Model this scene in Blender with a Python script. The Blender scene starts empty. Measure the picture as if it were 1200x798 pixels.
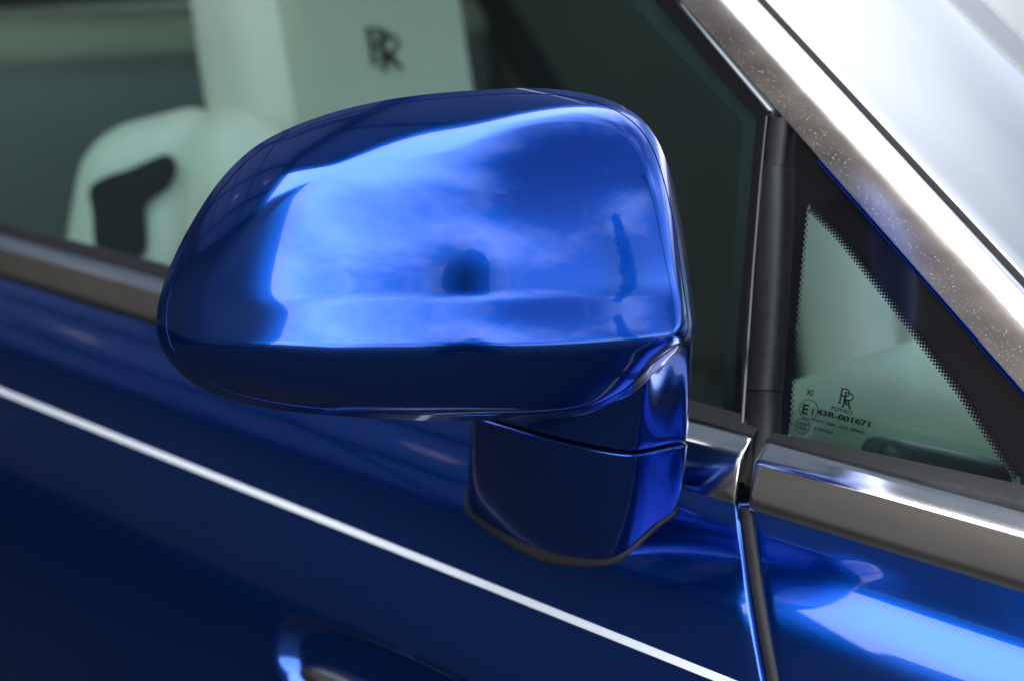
import bpy, bmesh, math, random
import numpy as np
from mathutils import Vector, Matrix
random.seed(7); rng = np.random.default_rng(7)
scn = bpy.context.scene
R = math.radians

# ------------------------------------------------------------------ camera
FPX = 1930.0; YAW = R(45); PIT = R(14.5)
_c, _s, _cp, _sp = math.cos(YAW), math.sin(YAW), math.cos(PIT), math.sin(PIT)
VF = np.array([-_c*_cp, _s*_cp, -_sp]); VR = np.array([_s, _c, 0.0]); VU = np.cross(VR, VF)
def ray(x, y): return VF + (x-600)/FPX*VR - (y-399)/FPX*VU
CAM = np.array([0.53973396, -0.72768514, 1.32888193])
def proj(P):
    d = np.asarray(P) - CAM; z = d @ VF
    return 600 + FPX*(d @ VR)/z, 399 - FPX*(d @ VU)/z
def at(x, y, t): return CAM + t*ray(x, y)
def onplane(x, y, P, n):
    r = ray(x, y); return CAM + r*(((np.asarray(P)-CAM) @ n)/(r @ n))

cd = bpy.data.cameras.new('camera'); cam = bpy.data.objects.new('camera', cd)
scn.collection.objects.link(cam); scn.camera = cam
cam.location = CAM
cam.rotation_euler = Matrix((tuple(VR), tuple(VU), tuple(-VF))).transposed().to_euler()
cd.sensor_width = 36.0; cd.lens = FPX/1200*36; cd.clip_start = 0.01; cd.clip_end = 500
cd.dof.use_dof = True; cd.dof.focus_distance = 0.885; cd.dof.aperture_fstop = 5.0

# ------------------------------------------------------------------ world, sun, exposure
SUN_EL, SUN_AZ = R(30), R(200)          # azimuth measured from +X towards +Y: behind the car
w = bpy.data.worlds.new('World'); scn.world = w; w.use_nodes = True
nt = w.node_tree; N = nt.nodes; L = nt.links
bg = N['Background']; bg.inputs['Strength'].default_value = 0.15
sky = N.new('ShaderNodeTexSky'); sky.sky_type = 'NISHITA'; sky.sun_disc = False
sky.sun_elevation = SUN_EL; sky.sun_rotation = R(90) - SUN_AZ
sky.air_density = 1.0; sky.dust_density = 0.3; sky.ozone_density = 1.0
tc = N.new('ShaderNodeTexCoord')
sep = N.new('ShaderNodeSeparateXYZ'); L.new(tc.outputs['Generated'], sep.inputs[0])
zz = N.new('ShaderNodeMath'); zz.operation = 'ADD'; zz.inputs[1].default_value = 0.25; L.new(sep.outputs['Z'], zz.inputs[0])
zm = N.new('ShaderNodeMath'); zm.operation = 'MAXIMUM'; zm.inputs[1].default_value = 0.1; L.new(zz.outputs[0], zm.inputs[0])
dv = N.new('ShaderNodeVectorMath'); dv.operation = 'DIVIDE'; L.new(tc.outputs['Generated'], dv.inputs[0]); L.new(zm.outputs[0], dv.inputs[1])
mp = N.new('ShaderNodeMapping'); mp.inputs['Rotation'].default_value = (0, 0, R(35)); mp.inputs['Scale'].default_value = (1.1, 1.35, 0.0)
L.new(dv.outputs[0], mp.inputs[0])
n1 = N.new('ShaderNodeTexNoise'); n1.inputs['Scale'].default_value = 0.9; n1.inputs['Detail'].default_value = 9
n1.inputs['Roughness'].default_value = 0.58; n1.inputs['Distortion'].default_value = 0.2
L.new(mp.outputs[0], n1.inputs['Vector'])
cr = N.new('ShaderNodeValToRGB'); cr.color_ramp.elements[0].position = 0.50; cr.color_ramp.elements[1].position = 0.82
sv = N.new('ShaderNodeVectorMath'); sv.operation = 'DOT_PRODUCT'; L.new(tc.outputs['Generated'], sv.inputs[0])
sv.inputs[1].default_value = (math.cos(SUN_EL)*math.cos(SUN_AZ), math.cos(SUN_EL)*math.sin(SUN_AZ), math.sin(SUN_EL))
hz_ = N.new('ShaderNodeMapRange'); hz_.interpolation_type = 'SMOOTHSTEP'      # thin cloud is brightest on the sun's side
hz_.inputs['From Min'].default_value = -.2; hz_.inputs['From Max'].default_value = .70; hz_.inputs['To Max'].default_value = .35
L.new(sv.outputs['Value'], hz_.inputs[0])
ad = N.new('ShaderNodeMath'); ad.operation = 'ADD'; L.new(n1.outputs[0], ad.inputs[0]); L.new(hz_.outputs[0], ad.inputs[1])
L.new(ad.outputs[0], cr.inputs[0])
mx = N.new('ShaderNodeMix'); mx.data_type = 'RGBA'
L.new(cr.outputs[0], mx.inputs['Factor']); L.new(sky.outputs[0], mx.inputs['A']); mx.inputs['B'].default_value = (19, 19.4, 20.5, 1)
L.new(mx.outputs['Result'], bg.inputs['Color'])
sd = bpy.data.lights.new('sun', 'SUN'); sun = bpy.data.objects.new('sun', sd); scn.collection.objects.link(sun)
sd.energy = 2.0; sd.angle = R(3); sd.color = (1, .95, .88)
sdir = Vector((math.cos(SUN_EL)*math.cos(SUN_AZ), math.cos(SUN_EL)*math.sin(SUN_AZ), math.sin(SUN_EL)))
sun.rotation_euler = sdir.to_track_quat('Z', 'Y').to_euler()
vs = scn.view_settings; vs.view_transform = 'Standard'; vs.look = 'None'; vs.exposure = 1.47; vs.gamma = 1.0
vs.use_curve_mapping = False

# ------------------------------------------------------------------ materials
def bsdf(name, col, rough=.5, metal=0.0, **kw):
    m = bpy.data.materials.new(name); m.use_nodes = True
    b = m.node_tree.nodes['Principled BSDF']
    b.inputs['Base Color'].default_value = (*col, 1); b.inputs['Roughness'].default_value = rough; b.inputs['Metallic'].default_value = metal
    for k, v in kw.items(): b.inputs[k.replace('_', ' ')].default_value = v
    return m
def vary(m, scale, amt, detail=4, bump=0.0, stretch=(1, 1, 1), rough_amt=0.0):
    """uneven colour (and relief) from a noise in object space"""
    t = m.node_tree; b = t.nodes['Principled BSDF']
    col = b.inputs['Base Color'].default_value[:]
    c = t.nodes.new('ShaderNodeTexCoord'); mp = t.nodes.new('ShaderNodeMapping'); mp.inputs['Scale'].default_value = stretch
    n = t.nodes.new('ShaderNodeTexNoise'); n.inputs['Scale'].default_value = scale; n.inputs['Detail'].default_value = detail
    t.links.new(c.outputs['Object'], mp.inputs[0]); t.links.new(mp.outputs[0], n.inputs['Vector'])
    r = t.nodes.new('ShaderNodeValToRGB'); r.color_ramp.elements[0].position = .3; r.color_ramp.elements[1].position = .7
    r.color_ramp.elements[0].color = (*[v*(1-amt) for v in col[:3]], 1); r.color_ramp.elements[1].color = (*[min(1, v*(1+amt)) for v in col[:3]], 1)
    t.links.new(n.outputs[0], r.inputs[0]); t.links.new(r.outputs[0], b.inputs['Base Color'])
    if bump:
        bp = t.nodes.new('ShaderNodeBump'); bp.inputs['Strength'].default_value = bump; bp.inputs['Distance'].default_value = .001
        t.links.new(n.outputs[0], bp.inputs['Height']); t.links.new(bp.outputs[0], b.inputs['Normal'])
    if rough_amt:
        mr = t.nodes.new('ShaderNodeMapRange'); r0 = b.inputs['Roughness'].default_value
        mr.inputs['To Min'].default_value = r0-rough_amt; mr.inputs['To Max'].default_value = r0+rough_amt
        t.links.new(n.outputs[0], mr.inputs[0]); t.links.new(mr.outputs[0], b.inputs['Roughness'])
    return m
def paint(name, col):
    m = bsdf(name, col, .13, .94, Coat_Weight=.72, Coat_Roughness=.012, Coat_IOR=1.47)
    t = m.node_tree; b = t.nodes['Principled BSDF']
    c = t.nodes.new('ShaderNodeTexCoord')
    v = t.nodes.new('ShaderNodeTexVoronoi'); v.inputs['Scale'].default_value = 2600
    t.links.new(c.outputs['Object'], v.inputs['Vector'])
    bp = t.nodes.new('ShaderNodeBump'); bp.inputs['Strength'].default_value = .10; bp.inputs['Distance'].default_value = .0002
    t.links.new(v.outputs['Distance'], bp.inputs['Height']); t.links.new(bp.outputs[0], b.inputs['Normal'])
    return m
def thin_glass(name, tint, ior=1.5):
    m = bpy.data.materials.new(name); m.use_nodes = True; t = m.node_tree; t.nodes.clear()
    o = t.nodes.new('ShaderNodeOutputMaterial'); mix = t.nodes.new('ShaderNodeMixShader')
    tr = t.nodes.new('ShaderNodeBsdfTransparent'); tr.inputs[0].default_value = (*tint, 1)
    gl = t.nodes.new('ShaderNodeBsdfGlossy'); gl.inputs['Roughness'].default_value = .005
    fr = t.nodes.new('ShaderNodeFresnel'); fr.inputs[0].default_value = ior
    ge = t.nodes.new('ShaderNodeNewGeometry'); sb = t.nodes.new('ShaderNodeMath'); sb.operation = 'SUBTRACT'; sb.inputs[0].default_value = 1
    mu = t.nodes.new('ShaderNodeMath'); mu.operation = 'MULTIPLY'
    t.links.new(ge.outputs['Backfacing'], sb.inputs[1]); t.links.new(fr.outputs[0], mu.inputs[0]); t.links.new(sb.outputs[0], mu.inputs[1])
    t.links.new(mu.outputs[0], mix.inputs[0]); t.links.new(tr.outputs[0], mix.inputs[1]); t.links.new(gl.outputs[0], mix.inputs[2])
    t.links.new(mix.outputs[0], o.inputs[0]); return m
BLUE = paint('blue_metallic_paint', (.0, .043, .265))
CHROME = vary(bsdf('polished_steel', (.72, .70, .67), .13, 1.0), 60, .06, stretch=(.2, 1, 1), rough_amt=.03)
SATIN = vary(bsdf('satin_steel', (.62, .57, .53), .22, 1.0), 90, .07, stretch=(.3, 1, 1), rough_amt=.05)
SILVER = vary(bsdf('silver_paint', (.225, .235, .24), .28, .85, Coat_Weight=.6, Coat_Roughness=.05), 30, .03, stretch=(.15, 1, 1))
RUBBER = vary(bsdf('black_rubber', (.008, .008, .009), .48, 0, Specular_IOR_Level=.28), 200, .3, bump=.05)
GASKET = vary(bsdf('dark_grey_gasket', (.008, .008, .009), .55, 0, Specular_IOR_Level=.25), 200, .2)
GLOSSBLACK = bsdf('gloss_black', (.006, .006, .007), .08)
FRIT = bsdf('black_enamel', (.004, .004, .005), .10)
INK = bsdf('etched_marking', (.002, .003, .003), .8, 0, Specular_IOR_Level=0.0, Alpha=.9)
GLASS = thin_glass('tinted_glass', (.685, .785, .77))
QGLASS = thin_glass('quarter_glass', (.62, .75, .745))
CLEAR = thin_glass('windscreen_glass', (.93, .97, .95))
MIRRORGLASS = bsdf('mirror_glass', (.8, .82, .84), .01, 1.0)
WHITE = bsdf('white_coachline', (.50, .52, .55), .25, 0, Coat_Weight=.8)
LEATHER = vary(bsdf('cream_leather', (.74, .68, .58), .5), 180, .04, bump=.08)
LEATHER2 = vary(bsdf('cream_leather_insert', (.44, .43, .33), .55), 180, .04, bump=.08)
GREYLEATHER = vary(bsdf('grey_leather', (.20, .21, .19), .55), 160, .06, bump=.08)
DARKTRIM = vary(bsdf('dark_trim', (.022, .026, .027), .5), 80, .2)
BELT = bsdf('black_webbing', (.006, .006, .007), .8)
DROP = bsdf('water_drops', (.6, .59, .58), .3, 0, Alpha=.42)
CONCRETE = vary(bsdf('paving', (.013, .0125, .012), .8), 1.2, .18, detail=8)
WALLM = vary(bsdf('taupe_cladding', (.23, .19, .16), .6), .8, .15)
DARKWALL = bsdf('dark_glazing', (.02, .024, .03), .08)
BEAM = bsdf('canopy_beam', (.05, .055, .06), .5)
SKIN = bsdf('skin', (.42, .26, .19), .5); CLOTH = vary(bsdf('dark_clothing', (.02, .022, .028), .85), 60, .2); HAIR = bsdf('dark_hair', (.012, .009, .008), .6)
BARK = vary(bsdf('bark', (.12, .09, .06), .9), 12, .3); LEAF = vary(bsdf('dark_foliage', (.03, .055, .025), .7), 3, .4)
def canopy_glass():
    m = bpy.data.materials.new('frosted_canopy'); m.use_nodes = True; t = m.node_tree; t.nodes.clear()
    o = t.nodes.new('ShaderNodeOutputMaterial'); mix = t.nodes.new('ShaderNodeMixShader'); mix.inputs[0].default_value = .5
    a = t.nodes.new('ShaderNodeBsdfDiffuse'); a.inputs[0].default_value = (.38, .40, .43, 1)
    b = t.nodes.new('ShaderNodeBsdfTranslucent'); b.inputs[0].default_value = (.30, .34, .40, 1)
    t.links.new(a.outputs[0], mix.inputs[1]); t.links.new(b.outputs[0], mix.inputs[2]); t.links.new(mix.outputs[0], o.inputs[0]); return m
FROST = canopy_glass()
def lamp_mat():
    m = bsdf('lamp_glow', (.9, .8, .7), .5); b = m.node_tree.nodes['Principled BSDF']
    b.inputs['Emission Color'].default_value = (1, .72, .55, 1); b.inputs['Emission Strength'].default_value = .5; return m
LAMP = lamp_mat()

# ------------------------------------------------------------------ mesh helpers
COL = scn.collection
def link(name, me, mat, parent=None, kind=None):
    o = bpy.data.objects.new(name, me); COL.objects.link(o)
    if mat and not me.materials: me.materials.append(mat)
    if parent is not None: o.parent = parent
    if kind: o['kind'] = kind
    return o
def pyd(name, V, Fc, mat, parent=None, smooth=True, kind=None):
    me = bpy.data.meshes.new(name); me.from_pydata([tuple(map(float, v)) for v in V], [], [tuple(map(int, f)) for f in Fc]); me.update()
    if smooth:
        me.polygons.foreach_set('use_smooth', [True]*len(me.polygons))
        me.set_sharp_from_angle(angle=R(38))
    return link(name, me, mat, parent, kind)
def grid_faces(nr, nc, off=0, wrap=False, flip=False):
    f = []
    for i in range(nr-1):
        for j in range(nc if wrap else nc-1):
            k = (j+1) % nc
            q = (off+i*nc+j, off+i*nc+k, off+(i+1)*nc+k, off+(i+1)*nc+j)
            f.append(q[::-1] if flip else q)
    return f
def grid(name, P, mat, parent=None, wrap=False, flip=False, caps=False, kind=None):
    P = np.asarray(P, float); nr, nc = P.shape[:2]
    f = grid_faces(nr, nc, 0, wrap, flip)
    if caps:
        a = list(range(nc)); b = [(nr-1)*nc+j for j in range(nc)]
        f += [a if flip else a[::-1], b[::-1] if flip else b]
    o = pyd(name, P.reshape(-1, 3), f, mat, parent, kind=kind)
    return o
def fix_normals(o):
    bm = bmesh.new(); bm.from_mesh(o.data); bmesh.ops.recalc_face_normals(bm, faces=bm.faces); bm.to_mesh(o.data); bm.free(); return o
def sweep(name, prof, path, mat, parent=None, closed=True):
    """prof: (n,3) offsets from each path point (constant frame); path: (m,3)"""
    P = np.array([[np.asarray(p)+np.asarray(q) for q in prof] for p in path])
    return fix_normals(grid(name, P, mat, parent, wrap=closed, caps=closed))
def slab(name, pts, n, th, mat, parent=None, bevel=0.0):
    """flat polygon pts extruded by th against n"""
    bm = bmesh.new(); n = Vector(n).normalized()
    a = [bm.verts.new(Vector(p)) for p in pts]; b = [bm.verts.new(Vector(p)-n*th) for p in pts]
    bm.faces.new(a); bm.faces.new(b[::-1])
    for i in range(len(a)):
        j = (i+1) % len(a); bm.faces.new((a[i], b[i], b[j], a[j]))
    bmesh.ops.recalc_face_normals(bm, faces=bm.faces)
    if bevel: bmesh.ops.bevel(bm, geom=list(bm.edges), offset=bevel, segments=2, affect='EDGES', clamp_overlap=True)
    me = bpy.data.meshes.new(name); bm.to_mesh(me); bm.free()
    me.polygons.foreach_set('use_smooth', [True]*len(me.polygons)); me.set_sharp_from_angle(angle=R(30))
    return link(name, me, mat, parent)
def rbox(name, c, h, r, mat, parent=None, rot=None, n=10, warp=None):
    """rounded box: centre c, half sizes h, radius r"""
    bm = bmesh.new(); bmesh.ops.create_cube(bm, size=2)
    bmesh.ops.subdivide_edges(bm, edges=list(bm.edges), cuts=n, use_grid_fill=True)
    h = np.array(h, float); r = min(r, *h)
    M = rot or Matrix.Identity(3)
    for v in bm.verts:
        p = np.array(v.co)
        # push samples towards the rounded edges
        p = np.sign(p)*np.abs(p)**.6*h
        core = np.clip(p, -(h-r), h-r); d = p-core; l = np.linalg.norm(d)
        p = core + d/l*r if l > 1e-9 else p
        if warp: p = warp(p)
        v.co = M @ Vector(p) + Vector(c)
    me = bpy.data.meshes.new(name); bm.to_mesh(me); bm.free()
    me.polygons.foreach_set('use_smooth', [True]*len(me.polygons))
    return link(name, me, mat, parent)
def empty(name, loc):
    o = bpy.data.objects.new(name, None); COL.objects.link(o); o.location = loc; o.empty_display_size = .1; return o
def tag(o, label, cat, group=None):
    o['label'] = label; o['category'] = cat
    if group: o['group'] = group
    return o
def box(name, lo, hi, mat, parent=None, bevel=.004, kind=None):
    lo, hi = np.array(lo, float), np.array(hi, float)
    o = slab(name, [(lo[0], lo[1], hi[2]), (hi[0], lo[1], hi[2]), (hi[0], hi[1], hi[2]), (lo[0], hi[1], hi[2])], (0, 0, 1), hi[2]-lo[2], mat, parent, bevel)
    if kind: o['kind'] = kind
    return o
def spline(pts, n, closed=False):
    """Catmull-Rom through pts"""
    P = np.array(pts, float); m = len(P); out = []
    segs = m if closed else m-1
    for i in range(segs):
        g = lambda k: P[k % m] if closed else P[min(max(k, 0), m-1)]
        p0, p1, p2, p3 = g(i-1), g(i), g(i+1), g(i+2)
        for t in np.linspace(0, 1, n, endpoint=False):
            out.append(.5*((2*p1)+(-p0+p2)*t+(2*p0-5*p1+4*p2-p3)*t*t+(-p0+3*p1-3*p2+p3)*t**3))
    if not closed: out.append(P[-1])
    return np.array(out)

# ================================================================== SETTING (what the paint mirrors)
ground = pyd('ground', [(-60, -60, 0), (60, -60, 0), (60, 60, 0), (-60, 60, 0)], [(0, 1, 2, 3)], CONCRETE, smooth=False)
ground['kind'] = 'structure'
bld = tag(empty('showroom_building', (-4, -3.6, 0)), 'taupe clad building with a frosted glass canopy, seen only as reflections in the car', 'building')
def bpart(o): o.matrix_parent_inverse = bld.matrix_world.inverted(); return o
bld.matrix_world = Matrix.Translation((-4, -3.6, 0))
bpart(box('wall', (-9.5, -4.1, 0), (-2.3, -3.6, 3.75), WALLM, bld))
bpart(box('added_wall_end', (-2.3, -4.2, 0), (-.45, -3.55, 3.9), WALLM, bld))  # unseen block added to shape the dark edge mirrored in the housing
bpart(box('wall', (-10, -4.1, 0), (-9.5, 5, 4.3), WALLM, bld))
for i in range(4): bpart(box('window', (-9.5, -3.0+2*i, .3), (-9.47, -1.5+2*i, 2.9), DARKWALL, bld))
CX0, CX1, CY0, CY1, CZ = -9.5, -2.5, -3.6, 5.0, 3.55
bpart(box('fascia', (CX1, CY0, CZ-.12), (CX1+.18, CY1, CZ+.16), BEAM, bld))
ys = np.linspace(CY0, CY1, 7); xs = np.linspace(CX0, CX1, 5)
for y in ys: bpart(box('beam', (CX0, y-.06, CZ-.14), (CX1-.002, y+.06, CZ-.02), BEAM, bld))
for x in xs[:-1]: bpart(box('crossbeam', (x-.04, CY0, CZ-.015), (x+.04, CY1, CZ+.03), BEAM, bld))
for i in range(len(xs)-1):
    for j in range(len(ys)-1):
        bpart(box('canopy_pane', (xs[i]+.002, ys[j]+.002, CZ+.035), (xs[i+1]-.002, ys[j+1]-.002, CZ+.047), FROST, bld, bevel=0))
# unseen canopy bay, step added so housing mirrors ceiling and wing mirrors sky
EX1, EY0 = -.95, -1.25
bpart(box('fascia', (EX1, EY0, CZ-.12), (EX1+.16, CY1, CZ+.16), BEAM, bld))
bpart(box('fascia', (CX1+.182, EY0-.14, CZ-.12), (EX1+.16, EY0-.002, CZ+.16), BEAM, bld))
ey = [EY0, .3, 1.85, 3.4, 5.0]
for y in ey[1:]: bpart(box('beam', (CX1+.182, y-.05, CZ-.10), (EX1-.002, y+.05, CZ-.02), BEAM, bld))
for j in range(4): bpart(box('canopy_pane', (CX1+.19, ey[j]+.02, CZ+.035), (EX1-.004, ey[j+1]-.02, CZ+.047), FROST, bld, bevel=0))
for x in (-3.1, -5.2):
    for y in (-1.45, 1.4):
        bm = bmesh.new(); bmesh.ops.create_cone(bm, cap_ends=True, segments=20, radius1=.11, radius2=.09, depth=.06, matrix=Matrix.Translation((x, y, CZ-.06)))
        me = bpy.data.meshes.new('ceiling_lamp'); bm.to_mesh(me); bm.free(); bpart(link('ceiling_lamp', me, LAMP, bld))

# ================================================================== CAR
car = tag(empty('car', (0, .9, 0)), 'deep blue metallic car with cream interior and white coachline', 'car')
car.matrix_world = Matrix.Translation((0, .9, 0))
INV = car.matrix_world.inverted()
def cpart(o): o.parent = car; o.matrix_parent_inverse = INV; return o
def part(o): return cpart(o)

# ---- side section of the body: arc below the belt trim
SS = np.linspace(0, .95, 1200); ds = SS[1]-SS[0]
PHI = R(31) + R(61)*(1-np.exp(-SS/.105)) + R(7)*np.clip((SS-.3)/.5, 0, 1)
SY = -np.concatenate([[0], np.cumsum(np.cos(PHI)[:-1]*ds)]); SZ = 1.0-np.concatenate([[0], np.cumsum(np.sin(PHI)[:-1]*ds)])
def sec(s):
    return np.interp(s, SS, SY), np.interp(s, SS, SZ), np.interp(s, SS, PHI)
def body(X, s):
    y, z, ph = sec(s); return np.array([X, y, z])
def body_n(s):
    ph = np.interp(s, SS, PHI); return np.array([0, -math.sin(ph), math.cos(ph)])
def body_at(px, py):
    """(X, s) of the point of the body side seen at pixel"""
    r = ray(px, py); best = None
    for k in range(2, len(SS)):
        t = (SY[k]-CAM[1])/r[1]; z = CAM[2]+t*r[2]
        if z <= SZ[k] + 1e-9 and best is None: pass
    f = CAM[2]+(SY-CAM[1])/r[1]*r[2]-SZ       # ray height minus surface height at that y
    i = np.where(np.diff(np.sign(f)) != 0)[0][0]
    t = (SY[i]-CAM[1])/r[1]
    return CAM[0]+t*r[0], SS[i]
def cut_x(s):
    """X of the shut line between door and wing at arc s"""
    lo, hi = -.3, .4
    for _ in range(40):
        m = (lo+hi)/2; x, y = proj(body(m, s))
        tgt = 873 + (y-592)*.10 + max(0, y-592)**2*.00022
        if x < tgt: lo = m
        else: hi = m
    return m
CUT = {}
S_KEY = np.linspace(0, .95, 60); CX_KEY = []
for s in S_KEY:
    CX_KEY.append(cut_x(min(s, .16)) + max(0, s-.16)*.35)
CX_KEY = np.array(CX_KEY)
def cutx(s): return np.interp(s, S_KEY, CX_KEY)
s_stripe = min((abs(proj(body(-.25, s))[1]-(457+.401*proj(body(-.25, s))[0])), s) for s in np.linspace(.02, .3, 500))[1]
xa, sa = body_at(322, 760); xb, sb_ = body_at(440, 757)
HX0 = body_at(322, 772)[0]; HS = body_at(470, 768)[1]     # rear end and upper lip of the handle recess

s_rows = np.concatenate([np.linspace(0, .10, 30), np.linspace(.104, .42, 130), np.linspace(.43, .95, 25)])
def recess(X, s):
    cx, hx = HX0+.135, .135; cs, hs = HS+.034, .034
    d = (abs((X-cx)/hx)**3 + abs((s-cs)/hs)**3)**(1/3)
    t = np.clip((1.04-d)/.2, 0, 1)
    return .011*t*t*(3-2*t)
def body_panel(name, xcols, edge_at_cut, sign):
    """xcols(s)-> list of X positions; the shut edge curls inwards"""
    P = []
    for s in s_rows:
        n = body_n(s); row = []
        for X, cur in xcols(s):
            p = body(X, s) - n*(cur + (recess(X, s) if name == 'door' else 0))
            row.append(p)
        P.append(row)
    return np.array(P)
GAP = .0045
def curl(Xe, sgn, r=.0035, n=6, deep=.02):
    out = []
    for k in range(n+1):
        a = k/n*math.pi/2; out.append((Xe - sgn*r + sgn*r*math.sin(a), r*(1-math.cos(a))))
    out.append((Xe, deep)); return out
xr = np.concatenate([np.linspace(-1.9, -.75, 24), np.linspace(-.73, HX0-.03, 30), np.linspace(HX0-.028, HX0+.30, 130)])
def door_cols(s):
    xe = cutx(s)-GAP
    last = max(xe-.0036, xr[-1]+.002) if xe-.0036 > xr[-1] else None
    base = [(min(x, xe-.02), 0) for x in xr]
    lx = base[-1][0]
    fill = [(lx+(xe-.0035-lx)*k/10, 0) for k in range(1, 10)]
    return base + fill + curl(xe, 1)
top_tuck = lambda P: np.concatenate([[P[0]+np.array([0, .012, .001])], P])
def add_panel(name, cols, flip):
    P = body_panel(name, cols, None, 0)
    P = np.concatenate([(P[0]+np.array([0, .014, -.004]))[None], P])
    return part(grid(name, P, BLUE, flip=flip))
door = add_panel('door', door_cols, False)
def wing_cols(s):
    xe = cutx(s)+GAP
    c = curl(xe, -1)[::-1]
    x0 = xe+.0035
    return c + [(x0+(1.3-x0)*(k/40)**1.5, 0) for k in range(1, 41)]
wing = add_panel('front_wing', wing_cols, False)
for o in (door, wing): fix_normals(o)
for o in (door, wing):   # make sure normals face outwards
    me = o.data; avg = sum((p.normal.y for p in me.polygons), 0)
    if avg > 0: me.flip_normals()

# shut line seal: rounded black strip at the bottom of the gap
P = []
for s in np.linspace(0, .6, 60):
    n = body_n(s); c = body(cutx(s), s)-n*.006
    P.append([c+np.array([math.cos(a)*.0062, 0, 0])+n*math.sin(a)*.004 for a in np.linspace(0, 2*math.pi, 12, endpoint=False)])
part(fix_normals(grid('shut_line_seal', P, GASKET, wrap=True, caps=True)))
# inner body behind the gap
# coachline on the door and on the wing
def coach(name, X0, X1, parent, n=60):
    P = []
    hw = .0026
    for X in np.linspace(X0, X1, n):
        row = []
        for s, h in ((-hw, -.0003), (-hw+.0003, .00025), (0, .0003), (hw-.0003, .00025), (hw, -.0003)):
            row.append(body(X, s_stripe+s)+body_n(s_stripe+s)*h)
        P.append(row)
    o = fix_normals(grid(name, P, WHITE)); o.parent = parent; return o
coach('coachline', -1.9, cutx(s_stripe)-GAP-.004, door)
coach('coachline', cutx(s_stripe)+GAP+.004, 1.3, wing)

# ---- belt trim (polished steel): (y, z-1) section
BT = [(0.0135, -.004), (.0015, -.0035), (-.0015, -.0015), (-.0018, .002), (-.0002, .012), (.0022, .0252), (.0028, .0265), (.0040, .0280), (.0066, .0306), (.0095, .0334), (.0112, .0352), (.0126, .0360), (.0140, .0358), (.0140, .030)]
BT = [np.array((0, y, z)) for y, z in BT]
def belt_end(X0, X1, e0, e1):
    """rounded returns at the shut line"""
    xs = list(np.linspace(X0, X1, 30)); path = []
    return xs
def belt_trim(X0, X1, rnd0, rnd1, parent):
    ctr = np.array((0, .009, .012)); rows = []
    def sect(X, k): return [np.array((X, 0, 1.0)) + ctr + (q-ctr)*k for q in BT]
    r = .0035
    if rnd0:
        for a in np.linspace(0, math.pi/2, 6)[:-1]: rows.append(sect(X0+r*(1-math.sin(a))*1, 1-.16*(1-math.sin(a)) ) if False else sect(X0+r*(1-math.cos(a)), 1-.05*(1-math.sin(a))))
    rows += [sect(X, 1) for X in np.linspace(X0+(r if rnd0 else 0), X1-(r if rnd1 else 0), 40)]
    if rnd1:
        for a in np.linspace(math.pi/2, 0, 6)[1:]: rows.append(sect(X1-r*(1-math.cos(a)), 1-.05*(1-math.sin(a))))
    return fix_normals(grid('belt_trim', np.array(rows), CHROME, wrap=True, caps=True))
o = belt_trim(-2.0, -.0045, False, True, door); o.parent = door
o = belt_trim(.0055, .75, True, False, wing); o.parent = wing

# ---- window plane: leans inboard
TH = R(16); GN = np.array([0, -math.cos(TH), math.sin(TH)]); E1 = np.array([1., 0, 0]); E2 = np.array([0, math.sin(TH), math.cos(TH)])
G0 = np.array([0, .022, 1.034])
def gp(px, py, off=0.0): return onplane(px, py, G0+GN*off, GN)
def gline(a, b, n=2): return [gp(a[0]+(b[0]-a[0])*t, a[1]+(b[1]-a[1])*t) for t in np.linspace(0, 1, n)]
def extend(a, b, k):   # point beyond b on the 3-D line a->b
    return a + (b-a)*k
# belt seal (black rubber lip between trim and glass)
def lip(X0, X1, name, y0=.0142, z0=.0358, w_=.012, h_=.004):
    prof = [np.array((0, y, z)) for y, z in ((y0-.001, z0-.006), (y0+.0005, z0+.0015), (y0+.004, z0+h_), (y0+w_*.8, z0+h_+.0045), (y0+w_, z0+h_+.004), (y0+w_, z0-.006))]
    return sweep(name, prof, [(x, 0, 1.0) for x in np.linspace(X0, X1, 30)], RUBBER)
part(lip(-2.0, -.0045, 'belt_seal')); 
def lip2():
    P = []
    for X in np.linspace(.004, .75, 40):
        k = np.clip(X/.22, 0, 1)**.8; w_, h_ = .0100+.0050*k, .0012+.0065*k; y0, z0 = .0142, .0358
        P.append([(X, y, 1.0+z) for y, z in ((y0-.001, z0-.006), (y0+.0005, z0+.0008+.0008*k), (y0+.004, z0+h_*.8), (y0+w_*.8, z0+h_+.0015+.002*k), (y0+w_, z0+h_+.001), (y0+w_, z0-.006))])
    return fix_normals(grid('belt_seal', P, RUBBER, wrap=True, caps=True))
part(lip2())

# pillar axes
A0, A1 = gp(800, 5), gp(1200, 460)           # lower edge of the satin trim
B0, B1 = gp(893, 0), gp(1200, 330)           # its upper edge
AD = (A1-A0)/np.linalg.norm(A1-A0)
PD = np.cross(GN, AD); PD = PD/np.linalg.norm(PD)
if PD[2] < 0: PD = -PD                       # across the pillar, upwards in the window plane
def pil(t, d, off):                          # t along from A0 (metres), d across, off outwards
    return A0 + AD*t + PD*d + GN*off
def pil_w(t):
    w0 = (B0-A0) @ PD; w1 = (B1-A0) @ PD; t0 = (B0-A0) @ AD; t1 = (B1-A0) @ AD
    return w0 + (w1-w0)*(t-t0)/(t1-t0)
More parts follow.
